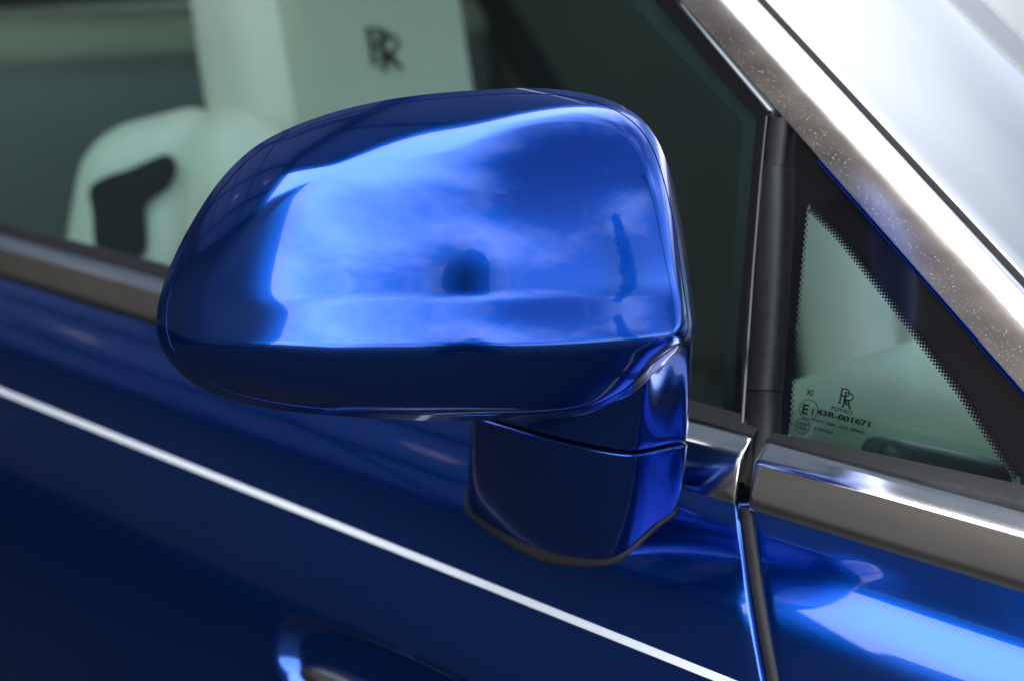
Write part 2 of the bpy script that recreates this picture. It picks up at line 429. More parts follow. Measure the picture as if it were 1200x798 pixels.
# side window pane with its edge band
T_LO, T_HI = -.45, .62
def poly_g(pts, off=0): return [gp(*p, off) for p in pts]
top_rear = A0 + AD*(-.30)
sw = [np.array((-1.3, 0, 0))+G0-E2*.02, gp(868, 505)-E2*.03, gp(897, 140), A0+AD*(-.35)-PD*.002, np.array((-1.3, 0, 0))+G0+E2*.42]
sw[3] = A0+AD*(-.18)-PD*.002
sw[4] = np.array((-1.3, 0, 0))+G0+E2*((sw[3]-G0) @ E2)
part(slab('side_window', [p-GN*.006 for p in sw], GN, .004, GLASS))
# dark run channel around the front edge of the side window
def strip_poly(name, inner, outer, mat, off, th, parent=None):
    return part(slab(name, [gp(*p, off) for p in inner]+[gp(*p, off) for p in outer][::-1], GN, th, mat, bevel=.0008))
strip_poly('window_run_channel', [(735-250, -300), (735, 0), (871, 146), (868, 175), (845, 500), (842, 560)], [(620, -200), (797, 2), (902, 128), (896, 175), (872, 500), (868, 560)], DARKTRIM, -.011, .02)
strip_poly('window_run_lip', [(848-250+50, -250), (770, 5), (886, 140), (882, 178), (862, 400), (858, 555)], [(690, -200), (795, 5), (901, 130), (897, 178), (871, 400), (866, 555)], GLOSSBLACK, -.004, .006)
# the upright post
def post(name, pts, mat, bulge, parent=None):
    """pts: rows of (xl, xr, y) in the window plane"""
    P = []
    for xl, xr_, y in pts:
        a, b = gp(xl, y), gp(xr_, y); c = (a+b)/2; h = (b-a)/2
        prof = [(-1, -.006), (-1, .4*bulge), (-.92, .75*bulge), (-.75, .95*bulge), (0, bulge*1.08), (.7, bulge*.95), (.9, bulge*.7), (1, .3*bulge), (1, -.006)]
        P.append([c+h*u+GN*o for u, o in prof])
    return part(fix_normals(grid(name, P, mat, wrap=True, caps=True)))
post('window_post', [(877, 909, 570), (876, 906, 535), (877, 908, 505), (878, 909, 459), (878.5, 910, 458)], RUBBER, .0045)
post('window_post', [(879.5, 909, 457.3), (883, 914, 400), (889, 919, 320), (893, 922, 260), (897, 923, 200), (897.4, 922.6, 197.5), (898, 922, 196)], RUBBER, .006)
post('window_post', [(898.5, 921.5, 195.3), (900, 923, 180), (902, 925.0, 160), (904, 926.5, 147), (905, 927.5, 140)], RUBBER, .0045)
post('post_bead', [(868, 873.5, 560), (871, 876.5, 500), (876, 881, 430), (884, 888.5, 320), (892, 896.5, 220), (896, 900, 180), (900, 903.5, 145), (901, 904, 138)], GLOSSBLACK, .004)

# ---- quarter window
qw = [(905, 135), (908, 560), (1330, 660), (1330, 612)]
QP = [gp(*p) for p in qw]
q_o = part(slab('quarter_window', [p-GN*.004 for p in [gp(903, 120), gp(893, 585), gp(1290, 680), gp(1290, 565)]], GN, .004, QGLASS))
# black enamel border as a ring on the glass
inner = [(945, 247), (932, 390), (925, 502), (924, 509), (932, 514), (1060, 547), (1180, 578), (1194, 579), (1197, 560), (1128, 456), (1048, 352), (988, 277), (955, 243), (949, 240)]
outer = [(912, 128), (897, 390), (893, 520), (893, 570), (905, 590), (1060, 625), (1235, 680), (1290, 690), (1290, 567), (1190, 452), (1090, 335), (1010, 242), (950, 172), (925, 143)]
ia = [gp(*p, -.003) for p in inner]; oa = [gp(*p, -.003) for p in outer]
bm = bmesh.new(); n_ = len(ia)
for lay in (0,):
    vi = [bm.verts.new(p) for p in ia]; vo = [bm.verts.new(p) for p in oa]
    vi2 = [bm.verts.new(p+GN*.0006) for p in ia]; vo2 = [bm.verts.new(p+GN*.0006) for p in oa]
    for k in range(n_):
        j = (k+1) % n_
        bm.faces.new((vi2[k], vo2[k], vo2[j], vi2[j])); bm.faces.new((vi[k], vi[j], vo[j], vo[k]))
        bm.faces.new((vi[k], vi2[k], vi2[j], vi[j])); bm.faces.new((vo[k], vo[j], vo2[j], vo2[k]))
bmesh.ops.recalc_face_normals(bm, faces=bm.faces)
me = bpy.data.meshes.new('enamel_border'); bm.to_mesh(me); bm.free()
o = link('enamel_border', me, FRIT, q_o)
# enamel dots fading into the glass
V, Fc = [], []
def disc(c, r, n=8, off=-.0028):
    b = len(V)
    c = c+GN*.0002
    for k in range(n): V.append(c+E1*math.cos(2*math.pi*k/n)*r+E2*math.sin(2*math.pi*k/n)*r)
    Fc.append(tuple(range(b, b+n)))
def dot_rows(a, b, step, rows, inward):
    pa, pb = gp(*a, -.0026), gp(*b, -.0026); L_ = np.linalg.norm(pb-pa); d = (pb-pa)/L_
    m = int(L_/step); q = np.cross(GN, d)*inward
    for r_, (off, rad) in enumerate(rows):
        for k in range(m): disc(pa+d*((k+.5*(r_ % 2))*step)+q*off, rad)
hyp = np.array([gp(*p, -.0026) for p in ((949, 241), (955, 243), (988, 277), (1048, 352), (1128, 456), (1197, 560))])
hl = np.concatenate([[0], np.cumsum(np.linalg.norm(np.diff(hyp, axis=0), axis=1))])
def inward_sign(a, b, ctr):
    pa, pb = gp(*a), gp(*b); q = np.cross(GN, (pb-pa)); return 1 if q @ (gp(*ctr)-pa) > 0 else -1
hs_ = inward_sign((988, 277), (1128, 456), (970, 450))
hp_ = lambda d: np.array([np.interp(d, hl, hyp[:, k]) for k in range(3)])
for r_, (off, rad_) in enumerate([(.0002, .00125), (.0015, .00112), (.0028, .00092), (.0040, .00068)]):
    for d in np.arange(.0014+.0013*(r_ % 2), hl[-1]-.002, .0026):
        tq = hp_(d+.004)-hp_(d-.004); tq /= np.linalg.norm(tq)
        disc(hp_(d)+np.cross(GN, tq)*hs_*off, rad_)
for a, b in (((945, 247), (932, 390)), ((932, 390), (925, 502))): dot_rows(a, b, .0034, [(.0001, .0011), (.0016, .0006)], inward_sign(a, b, (1000, 450)))
pyd('enamel_dots', V, Fc, FRIT, q_o, smooth=False, kind='stuff')

# etched markings on the glass
def text_mesh(txt, size, shear=0, sx=1.0, bold=0.0):
    cu = bpy.data.curves.new('txt', 'FONT'); cu.body = txt; cu.size = size; cu.shear = shear; cu.offset = bold; cu.resolution_u = 3
    ob = bpy.data.objects.new('txt', cu); COL.objects.link(ob); dg = bpy.context.evaluated_depsgraph_get()
    m = bpy.data.meshes.new_from_object(ob.evaluated_get(dg)); bpy.data.objects.remove(ob)
    co = np.zeros(len(m.vertices)*3); m.vertices.foreach_get('co', co); co = co.reshape(-1, 3)
    fc = [tuple(p.vertices) for p in m.polygons]; bpy.data.meshes.remove(m); co[:, 0] *= sx; return co, fc
TE1, TE2 = E1, E2
def etch(name, parts, px, py, parent, off=-.0030, fr=(TE1, TE2)):
    o0 = gp(px, py, off)+GN*.0004; V, Fc = [], []
    for co, fc in parts:
        b = len(V); V += [o0+fr[0]*c[0]+fr[1]*c[1] for c in co]; Fc += [tuple(b+i for i in f) for f in fc]
    return pyd(name, V, Fc, INK, parent, smooth=False)
def ring(r, w_, n=40, ox=0, oy=0, a0=0, a1=2*math.pi):
    co, fc = [], []
    for k in range(n+1):
        a = a0+(a1-a0)*k/n
        for rr in (r-w_, r): co.append((ox+rr*math.cos(a), oy+rr*math.sin(a), 0))
    for k in range(n): fc.append((2*k, 2*k+1, 2*k+3, 2*k+2))
    return np.array(co), fc
def shift(cf, x, y): co, fc = cf; co = co.copy(); co[:, 0] += x; co[:, 1] += y; return co, fc
def fit(parts, w_px, h_px):
    A = np.concatenate([p[0] for p in parts]); lo, hi = A.min(0), A.max(0); out = []
    kx, ky = w_px/1467/(hi[0]-lo[0]), h_px/1985/(hi[1]-lo[1])
    for co, fc in parts:
        c = co-lo; c[:, 0] *= kx; c[:, 1] *= ky; out.append((c, fc))
    return out
def etch_text(name, txt, px, py, w_px, h_px, bold=.02): return etch(name, fit([text_mesh(txt, 1.0, 0, 1, bold)], w_px, h_px), px, py, q_o)
etch_text('marking_xi', 'XI', 944.3, 462, 7, 7, .03)
etch_text('marking_approval_number', '43R-001671', 956.5, 485, 52.5, 6.8, .045)
etch_text('marking_maker', 'FUYAO', 974.5, 480, 20.5, 4.6, .03)
etch_text('marking_class', 'DOT-888  AS2  M660', 952.5, 493, 50.5, 3.4, .03)
etch_text('marking_serial', 'E 000001', 954, 503, 19, 3.6, .03)
etch('marking_e_mark', fit([ring(1, .085), shift(text_mesh('E', 1.35, bold=.05), -.72, -.5), shift(text_mesh('1', .95, bold=.03), .22, -.47)], 19, 23), 934.8, 488.5, q_o)
etch('marking_triple_c', fit([ring(1, .085)] + [ring(.48, .14, 16, x, 0, R(80), R(280)) for x in (-.25, .2, .65)], 16, 17), 929.8, 505, q_o)
def double_r():
    # two slim overlapping letters drawn in outline strokes
    def stroke(pts, w_): 
        co, fc = [], []
        P = np.array(pts, float)
        for i in range(len(P)):
            d = P[min(i+1, len(P)-1)]-P[max(i-1, 0)]; d /= np.linalg.norm(d); nrm_ = np.array((-d[1], d[0]))*w_/2
            co += [(*(P[i]-nrm_), 0), (*(P[i]+nrm_), 0)]
        for i in range(len(P)-1): fc.append((2*i, 2*i+1, 2*i+3, 2*i+2))
        return np.array(co), fc
    bowl = [(0, 1), (.26, 1), (.42, .96), (.52, .87), (.55, .76), (.52, .64), (.42, .55), (.26, .52), (.0, .52)]
    L1 = [stroke([(0, 0), (0, 1.0)], .13), stroke(bowl, .10), stroke([(.24, .52), (.5, 0)], .13)]
    foot_ = [stroke([(-.1, 0), (.1, 0)], .06), stroke([(.42, 0), (.62, 0)], .06), stroke([(-.12, 1), (.05, 1)], .07)]
    L1 += foot_
    return L1 + [shift(p, .30, -.20) for p in L1]
etch('marking_emblem', fit(double_r(), 14, 21.5), 981.5, 475.5, q_o)

# ---- A-pillar: satin trim, gap, silver pillar panel, windscreen
trim_rows = []
for t in np.linspace(T_LO, T_HI, 60):
    w_ = pil_w(t) if t > -.1 else pil_w(-.1)
    prof = [(0, -.014), (0, 0), (.0006, .003), (.002, .0045), (w_*.3, .0047), (w_*.5, .00465), (w_*.60, .0044), (w_*.67, .0038), (w_*.74, .0026), (w_*.80, .0008), (w_*.85, -.0016), (w_*.888, -.0048), (w_*.885, -.020), (w_*.5, -.02)]
    trim_rows.append([pil(t, d, o) for d, o in prof])
trim = part(fix_normals(grid('pillar_trim', trim_rows, SATIN, wrap=True, caps=True)))
# seal edge under the trim; its mirrored blue is put in as paint
sweep_pts = [pil(t, -.0010, 0) for t in np.linspace(.15, T_HI, 30)]
prof = [PD*(.0008*math.cos(a))+GN*(.0030*math.sin(a)) for a in np.linspace(0, 2*math.pi, 8, endpoint=False)]
o = sweep('seal_reflection', prof, sweep_pts, BLUE); o.parent = trim
# pillar panel: starts just inside the trim and turns to the windscreen
WD0 = np.array([.42, -.20, .88]); WD0 -= (WD0 @ AD)*AD; WN = WD0/np.linalg.norm(WD0)   # pillar panel normal
WP = np.cross(WN, AD); WP /= np.linalg.norm(WP)
if WP[1] < 0: WP = -WP                        # inboard along the panel
S0 = pil(0, pil_w(0)*1.02, -.013)
S1 = onplane(1120, 0, S0, WN); PW = (S1-S0) @ WP
prow = []
for t in np.linspace(T_LO, T_HI, 60):
    w_ = pil_w(t) if t > -.1 else pil_w(-.1)
    b = pil(t, w_*.915, -.0125) + WP*.0022
    row = []
    for k, (d, o_) in enumerate([(0, -.02), (0, -.004)] + [(.0022*(1-math.cos(a))**1, -.004+.004*math.sin(a)) for a in np.linspace(.2, 1.4, 6)] + [(.0025+(PW-.005)*v, .0030*(1-(2*v-1)**2)+.0002) for v in np.linspace(0, 1, 17)] + [(PW-.0022*(1-math.cos(a)), -.004+.004*math.sin(a)) for a in np.linspace(1.4, .2, 6)] + [(PW, -.004), (PW, -.02)]):
        row.append(b+WP*d+WN*o_)
    prow.append(row)
pillar = part(fix_normals(grid('pillar_panel', prow, SILVER, wrap=True, caps=True)))
# black strip added as shade in the gap between trim and panel
P = []
for t in np.linspace(T_LO, T_HI, 60):
    w_ = pil_w(t) if t > -.1 else pil_w(-.1)
    c = pil(t, w_*.905, -.0115)
    P.append([c+PD*(.0018*math.cos(a))+WN*(.0016*math.sin(a)) for a in np.linspace(0, 2*math.pi, 10, endpoint=False)])
part(fix_normals(grid('gap_shade_strip', P, BELT, wrap=True, caps=True)))
# windscreen: black band, dots, clear glass
wrow = []
wend = 1.25
for t in np.linspace(T_LO, T_HI, 24):
    w_ = pil_w(t) if t > -.1 else pil_w(-.1)
    b = pil(t, w_*1.0, -.0125) + WP*(.0022+PW+.002) - WN*.004
    row = []
    for d in np.concatenate([np.linspace(0, .06, 8), np.linspace(.1, wend, 14)]):
        bow = .10*(1-((d-wend/2)/(wend/2))**2)
        row.append(b + WP*d*0 + np.array([0, d, 0])*.985 + np.array([bow*.8, 0, bow*.45]))
    wrow.append(row)
wrow = np.array(wrow)
ws = part(grid('windscreen', wrow, CLEAR)); fix_normals(ws)
if sum(p.normal.z for p in ws.data.polygons) < 0: ws.data.flip_normals()
nrm = np.cross(wrow[1, 1]-wrow[0, 1], wrow[0, 2]-wrow[0, 1]); nrm /= np.linalg.norm(nrm)
if nrm[2] < 0: nrm = -nrm
WGREY = bsdf('windscreen_band', (.10, .10, .115), .25)
V, Fc = [], []
for r_i, (d_, rad_) in enumerate(((.0178, .0011), (.0200, .0009), (.0220, .0006))):
    for t in np.arange(-.44, .6, .0032):
        w_ = pil_w(t) if t > -.1 else pil_w(-.1)
        tt = t+.0016*(r_i % 2)
        c = pil(tt, w_, -.0125) + WP*(.0022+PW+.002) - WN*.004 + np.array([0, d_, 0])*.985
        bow = .10*(1-((d_-wend/2)/(wend/2))**2); c = c+np.array([bow*.8, 0, bow*.45])+nrm*.0012
        b = len(V); q2 = np.cross(nrm, AD)
        V += [c+AD*math.cos(a)*rad_+q2*math.sin(a)*rad_ for a in np.linspace(0, 2*math.pi, 6, endpoint=False)]; Fc.append(tuple(range(b, b+6)))
pyd('windscreen_dots', V, Fc, WGREY, ws, smooth=False, kind='stuff')
o = grid('windscreen_band', wrow[:, 0:3]+nrm*.0012, WGREY); fix_normals(o); o.parent = ws
if sum(p.normal.z for p in o.data.polygons) < 0: o.data.flip_normals()

# water drops on the satin trim
V, Fc = [], []
def drop(c, n, r, hgt):
    n = n/np.linalg.norm(n); a = np.cross(n, AD); a /= np.linalg.norm(a); b0 = len(V); m = 8
    for k in range(m): V.append(c+(AD*math.cos(2*math.pi*k/m)+a*math.sin(2*math.pi*k/m))*r)
    for k in range(m): V.append(c+(AD*math.cos(2*math.pi*k/m)+a*math.sin(2*math.pi*k/m))*r*.62+n*hgt*.8)
    V.append(c+n*hgt)
    for k in range(m):
        j = (k+1) % m; Fc.append((b0+k, b0+j, b0+m+j, b0+m+k)); Fc.append((b0+m+k, b0+m+j, b0+2*m))
for _ in range(2200):
    t = rng.uniform(-.03, .42); u_ = rng.uniform(.07, .74)
    if rng.random() < .35*math.exp(-abs(t-.3)/.1): u_ = rng.uniform(.1, .7)
    w_ = pil_w(t); d = u_*w_
    off = np.interp(u_, [0, .05, .35, .62, .70, .78, .86], [.003, .0045, .0047, .0043, .0034, .0014, -.0022])
    nn = GN + PD*np.interp(u_, [0, .6, .7, .8], [0, .05, .35, .8])
    r_ = abs(rng.normal(.00010, .00009))+.00010
    drop(pil(t, d, off-.00002), nn, r_, r_*.35)
pyd('water_drops', V, Fc, DROP, trim, kind='stuff')

# ================================================================== DOOR MIRROR
DM = .885; Q = DM/FPX                                   # metres per photo pixel at the mirror rim
MC = CAM + DM*ray(520, 300)                  # point behind the centre of the shell, in the rim plane
mdir = ray(520, 300); mdir /= np.linalg.norm(mdir)
MN = -VF; MR = VR; MU = VU
OUT = np.array([(181, 375), (186, 343), (201, 303), (224, 259), (256, 211), (295, 173), (340, 149), (400, 129), (470, 115), (550, 107), (620, 104), (676, 108), (718, 119), (750, 138), (771, 165), (785, 202), (796, 247), (805, 300), (812, 350), (817, 388), (811, 405), (787, 419), (766, 438), (740, 462), (698, 482), (640, 490), (560, 492), (480, 491), (400, 486), (328, 479), (266, 466), (225, 448), (199, 424), (185, 401)], float)
oc = spline(OUT-np.array([520, 300]), 12, closed=True); oc[:, 1] *= -1
ang = np.unwrap(np.arctan2(oc[:, 1], oc[:, 0])); rad = np.hypot(oc[:, 0], oc[:, 1])
if ang[-1] < ang[0]: ang, rad = ang[::-1], rad[::-1]
NT = 360; TT = np.linspace(0, 2*math.pi, NT, endpoint=False)
rr = np.interp(TT, np.concatenate([ang+2*math.pi*k for k in range(-3, 4)]), np.tile(rad, 7))
for _ in range(6): rr = .25*np.roll(rr, 1)+.5*rr+.25*np.roll(rr, -1)
_w = [np.exp(-(((TT-c+math.pi) % (2*math.pi)-math.pi)/wd)**2) for c, wd in ((math.pi*.98, .75), (math.pi/2, .8), (0, .6), (-math.pi/2, .8))]
rr = rr*(1+((_w[0]*140+_w[1]*100+_w[2]*95+_w[3]*118)/(sum(_w)+1e-6)-105)/FPX)      # the rim lies a little behind the reference plane
def smin(a, b, k):
    h = np.clip(.5+.5*(b-a)/k, 0, 1); return b*(1-h)+a*h-k*h*(1-h)
def angw(th, c, wd):
    d = (th-c+math.pi) % (2*math.pi)-math.pi; return np.exp(-(d/wd)**2)
def shell_z(x, y, th, S):
    """height (towards the lens axis) in px units over the rim plane; x right, y up from (520,300)"""
    hx, hy = x-13, y+20
    zf = -(hx**2/(2*np.where(hx < 0, 560, 600)) + hy**2/(2*560))
    # upper face leans back a little more near the top
    zf -= np.maximum(0, hy-80)**2/850
    # the lower band flares forward below a soft feature line
    v0 = -52 + .02*x; wd = 5.0; q = (v0-y)/wd
    zf += .26*wd*np.logaddexp(0, q) - .0004*np.maximum(0, v0-y)**2
    # underside
    yc = -127 + 12*np.clip((x-60)/220, 0, 1)**2 + 8*np.clip((-x-120)/120, 0, 1)
    dd = np.minimum(0, y-yc); z3 = .82*(y-yc) - .0052*dd**2 - hx**2/1150 - 7
    z = smin(zf, z3, 8)
    # walls
    wl, wt, wr, wb = angw(th, math.pi*.98, .75), angw(th, math.pi/2, .8), angw(th, 0, .6), angw(th, -math.pi/2, .8)
    sw_ = wl+wt+wr+wb+1e-6
    tau = (wl*R(33)+wt*R(33)+wr*R(22)+wb*R(15))/sw_
    zb = (wl*140+wt*100+wr*95+wb*118)/sw_
    k = (wl*52+wt*42+wr*30+wb*14)/sw_
    z2 = -zb + (S-np.hypot(x, y))/np.tan(tau)
    return smin(z, z2, k), zb
tvals = 1-(1-np.linspace(0, 1, 150))**1.8
Pm = []
for t in tvals[1:]:
    x = rr*np.cos(TT)*t; y = rr*np.sin(TT)*t
    z, zb = shell_z(x, y, TT, rr)
    Pm.append(np.stack([x, y, z], -1))
Pm = np.array(Pm)
z0, _ = shell_z(np.array([1e-3]), np.array([0.]), np.array([0.]), np.array([300.]))
def m2w(p): p = np.asarray(p); return MC + (p[..., 0:1]*MR + p[..., 1:2]*MU + (p[..., 2:3]+105)*MN)*Q
mirror = part(link('side_mirror', bpy.data.meshes.new('side_mirror'), None))
# shell up to the rim split, then a fine groove, then the rim
SPL = len(tvals)-1-1-next(i for i, t in enumerate(tvals[::-1]) if t < .955)
Wm = m2w(Pm)
V = [m2w(np.array([[0, 0, z0[0]]]))[0]] + [p for row in Wm[:SPL+1] for p in row]
last = Pm[SPL].copy(); inn = last.copy(); inn[:, :2] *= .994; inn[:, 2] -= 2.5
V += list(m2w(inn))
nr = SPL+2
Fc = [(0, 1+j, 1+(j+1) % NT) for j in range(NT)] + grid_faces(nr, NT, 1, True, True)
pyd_shell = pyd('housing', V, Fc, BLUE, mirror); fix_normals(pyd_shell)
rim_rows = [inn]
a = Pm[SPL].copy(); a[:, :2] *= 1.0005; a[:, 2] -= 2.6; rim_rows.append(a*np.array([.997, .997, 1]))
a2 = Pm[SPL+1].copy(); a2[:, 2] -= 2.2; rim_rows.append(a2)
rim_rows += list(Pm[SPL+2:])
e = Pm[-1].copy()
for dz, sc in ((-6, .999), (-14, .994), (-22, .985), (-27, .972), (-28, .955), (-24, .945), (-10, .94), (0, .93)):
    q = Pm[-1].copy(); q[:, :2] *= sc; q[:, 2] += dz; rim_rows.append(q)
rimo = grid('rim', m2w(np.array(rim_rows)), BLUE, mirror, wrap=True); fix_normals(rimo)
gl = Pm[-1].copy(); gl[:, :2] *= .938; gl[:, 2] = gl[:, 2]-15
g2 = gl.copy(); g2[:, 2] += 5
fix_normals(pyd('reflector', list(m2w(gl))+list(m2w(g2)), [tuple(range(NT)), tuple(range(2*NT-1, NT-1, -1))]+grid_faces(2, NT, 0, True), MIRRORGLASS, mirror))

# neck and foot: lofts between closed horizontal-ish outlines
def body_h(x, y):
    k = int(np.argmin(SY)); return np.interp(-y, -SY[:k], SZ[:k])
def bp(px, py): X, s = body_at(px, py); return body(X, s)
FOOT = [bp(790, 592), bp(771, 615), bp(748, 637), bp(729, 652), bp(714, 659), bp(694, 661), bp(650, 654), bp(606, 638), bp(574, 620), bp(553, 604), bp(546, 594)]
# hidden far side of the foot
b0, b1 = FOOT[0], FOOT[-1]
FOOT += [b1+np.array([-.006, .016, 0]), b1*.62+b0*.38+np.array([-.045, .030, 0]), b1*.3+b0*.7+np.array([-.035, .018, 0])]
ZT = at(742, 531, .84)[2]
ZPL = np.array([0, 0, ZT]); UPN = np.array([.05, -.03, 1.0])
def topp(px, py): return onplane(px, py, at(742, 531, .925), UPN)
TOPO = [topp(804, 519), topp(786, 526), topp(764, 531.5), topp(748, 534.5), topp(740, 535), topp(732, 534.2), topp(700, 529), topp(650, 518), topp(606, 506), topp(572, 496), topp(554, 489)]
t0, t1 = TOPO[0], TOPO[-1]
TOPO += [t1+np.array([-.012, .018, 0]), t1*.62+t0*.38+np.array([-.045, .03, 0]), t1*.3+t0*.7+np.array([-.03, .018, 0])]
ft = spline(FOOT, 14, closed=True); tp = spline(TOPO, 14, closed=True)
def even(P, n, it):
    P = np.vstack([P, P[:1]]); l = np.concatenate([[0], np.cumsum(np.linalg.norm(np.diff(P, axis=0), axis=1))])
    q = np.stack([np.interp(np.linspace(0, l[-1], n, endpoint=False), l, P[:, k]) for k in range(3)], -1)
    for _ in range(it): q = .25*np.roll(q, 1, 0)+.5*q+.25*np.roll(q, -1, 0)
    return q
ft = even(ft, 240, 22); tp = even(tp, 240, 14)
for p in ft: p[2] = body_h(p[0], p[1])
def loft(name, rows, mat, cap=True):
    return fix_normals(grid(name, np.array(rows), mat, mirror, wrap=True, caps=cap))
ctop = tp.mean(0)
rows = [ft*.0+ft+np.array([0, 0, -.004])]
cft = ft.mean(0)
for k in np.linspace(0, 1, 26):
    b = .0025*math.sin(math.pi*k)
    p = ft*(1-k)+tp*k
    c = p.mean(0); d = p-c; d[:, 2] = 0
    rows.append(p+d*b*10*.8)
rows[1] = rows[1]+np.array([0, 0, .003])
for k in range(2, 4): rows[k] = rows[k]
def inset(p, m, dz):
    c = p.mean(0); d = p-c; l = np.linalg.norm(d[:, :2], axis=1, keepdims=True); return p-np.concatenate([d[:, :2]/l*m, np.zeros((len(p), 1))], 1)+np.array([0, 0, dz])
T = rows[-1]
rows += [inset(T, .0004, .0007), inset(T, .0014, .0013), inset(T, .004, .0016), inset(T, .02, .0016)]
loft('foot', rows, BLUE)
g = []
for off, dz in ((-.001, -.004), (.0018, -.001), (.0022, .0006), (.0016, .0022), (.0004, .0027), (-.002, .0027)):
    q = inset(ft, -off, 0)
    for p in q: p[2] = body_h(p[0], p[1])+dz
    g.append(q)
loft('gasket', g, GASKET, cap=False)
# neck: from the gap above the foot up into the shell
NB = tp+np.array([0, 0, .0034])
def nk(px, py, t): return at(px, py, t)
dR, dL = (tp[0]-CAM) @ VF, (TOPO[-1]-CAM) @ VF
UPP = [at(812, 364, DM+.012), at(804, 362, DM-.004), at(785, 374, DM-.008), at(773, 392, DM-.013), at(767, 406, DM-.013), at(760, 417, DM-.007), at(728, 440, DM+.01), at(690, 455, DM+.03), at(650, 462, DM+.05), at(610, 462, DM+.07), at(585, 455, DM+.08)]
u0, u1 = UPP[0], UPP[-1]
UPP += [u1+np.array([-.01, .012, .005]), u1*.5+u0*.5+np.array([-.02, .02, .01]), u1*.25+u0*.75+np.array([-.02, .012, .01])]
up = even(spline(UPP, 14, closed=True), 240, 14)
rows = [inset(NB, .02, .0012), inset(NB, .0030, .0004), inset(NB, .0008, 0), inset(NB, 0, .0012)]
for k in np.linspace(.04, 1, 24):
    kk = k
    bl = k**1.02                                # waist: leaves the foot upright, then sweeps out into the shell
    p = NB*(1-bl)+up*bl; p[:, 2] = NB[:, 2]*(1-k)+up[:, 2]*k
    rows.append(p)
loft('neck', rows, BLUE)

# ================================================================== handle
hx0 = HX0+.012; prof = []
hb = [body(HX0+.02+k*.25/20, HS+.050) for k in range(21)]
P = []
for i, c in enumerate(hb):
    n = body_n(HS+.05); up_ = np.cross(n, E1); up_ = up_ if up_[2] > 0 else -up_
    e_ = min(1, (i+.35)/3.0)**.5
    P.append([c - n*.010 + n*math.sin(a)*.009*e_ + up_*math.cos(a)*.014*e_ for a in np.linspace(0, 2*math.pi, 20, endpoint=False)])
o = fix_normals(grid('door_handle', P, CHROME, wrap=True, caps=True)); o.parent = door

# ================================================================== rest of the body shell (bonnet, roof, far side)
bon = []
for X in np.linspace(.70, 1.3, 10):
    bon.append([(X, y, 1.0+.05*math.sin(math.pi*(y/1.8))-.06*(X-.6)**2) for y in np.linspace(.02, 1.78, 24)])
part(fix_normals(grid('bonnet', bon, SILVER)))
roof = []
rz = (A0+AD*T_LO)[2]; rx = (A0+AD*T_LO)[0]; ry = (A0+AD*T_LO)[1]
for X in np.linspace(rx-.02, -2.3, 16):
    roof.append([(X, y, rz+.05*math.sin(math.pi*(y-ry)/(1.8-2*ry))-.08*((X-rx)/1.7)**2) for y in np.linspace(ry, 1.8-ry, 20)])
part(fix_normals(grid('roof', roof, DARKTRIM)))
fd = part(box('far_door', (-1.5, 1.74, .3), (.2, 1.80, 1.03), GREYLEATHER, bevel=.012))
part(box('far_pillar', (-2.4, 1.66, .5), (-1.0, 1.76, rz), GREYLEATHER, bevel=.02))  # widened over the far rear window to block the bright outside
# far windscreen pillar, leaning
fp = [A0+AD*t for t in (T_LO, T_HI-.2)]
fp = [np.array((p[0], 1.8-p[1], p[2])) for p in fp]
part(slab('far_pillar', [fp[0]+np.array((-.05, 0, 0)), fp[1]+np.array((-.05, 0, 0)), fp[1]+np.array((.05, 0, 0)), fp[0]+np.array((.05, 0, 0))], (0, 1, 0), .05, DARKTRIM, bevel=.01))
part(slab('far_window_frame', [at(548, -20, 2.55), at(585, -20, 2.55), at(690, 150, 2.55), at(640, 150, 2.55)], -VF, .03, BELT, bevel=.005))
part(box('rear_bulkhead', (-2.35, .1, .3), (-2.25, 1.7, 1.25), DARKTRIM, bevel=.02))
part(box('floor_pan', (-2.3, .02, .25), (1.2, 1.78, .3), DARKTRIM, bevel=.01))
part(box('door_card', (-1.6, .045, .35), (-.02, .075, 1.018), LEATHER, bevel=.01))
# dashboard
def dwarp(p): return p
part(rbox('dashboard', (.14, .9, .90), (.28, .82, .10), .06, DARKTRIM))
part(rbox('dashboard_top', (.10, .93, 1.005), (.20, .80, .02), .018, LEATHER2))

part(rbox('steering_column_cowl', at(1160, 556, 1.0), (.075, .010, .03), .012, DARKTRIM, rot=Matrix((tuple(VR*.98-VU*.2), tuple(VU*.98+VR*.2), tuple(-VF))).transposed()))
# ================================================================== seats (cream leather)
def seat(cx, cy, name):
    root = part(empty(name, (cx, cy, .45)))
    root.parent = car; root.matrix_parent_inverse = Matrix.Identity(4)
    root.location = (cx, cy-.9, .45)
    o = lambda ob: ob
    def ch(ob): ob.parent = root; ob.matrix_parent_inverse = Matrix.Translation((-cx, -cy, -.45)); return ob
    tilt = Matrix.Rotation(R(-12), 3, 'Y')
    ch(rbox('backrest', (cx-.06, cy, .80), (.085, .215, .33), .07, LEATHER, rot=tilt, n=12))
    ch(rbox('backrest_insert', (cx+.022, cy, .80), (.03, .17, .30), .028, LEATHER2, rot=tilt, n=12))
    def hw(p):
        q = p.copy(); q[1] *= 1-.06*max(0, p[2]/.13); return q
    if cy > 1: return root, ch
    ch(rbox('headrest', (cx-.13, cy, 1.225), (.075, .155, .17), .055, LEATHER, rot=tilt, n=12, warp=hw))
    ch(rbox('headrest_insert', (cx-.085, cy+.012, 1.225), (.042, .135, .155), .03, LEATHER2, rot=tilt, n=12))
    ch(rbox('cushion', (cx+.22, cy, .50), (.28, .26, .09), .07, LEATHER, n=10))
    return root, ch
SX, SYc = -.83, .47
s1, ch1 = seat(SX, SYc, 'front_seat')
s2, ch2 = seat(SX+.19, 1.33, 'front_seat')
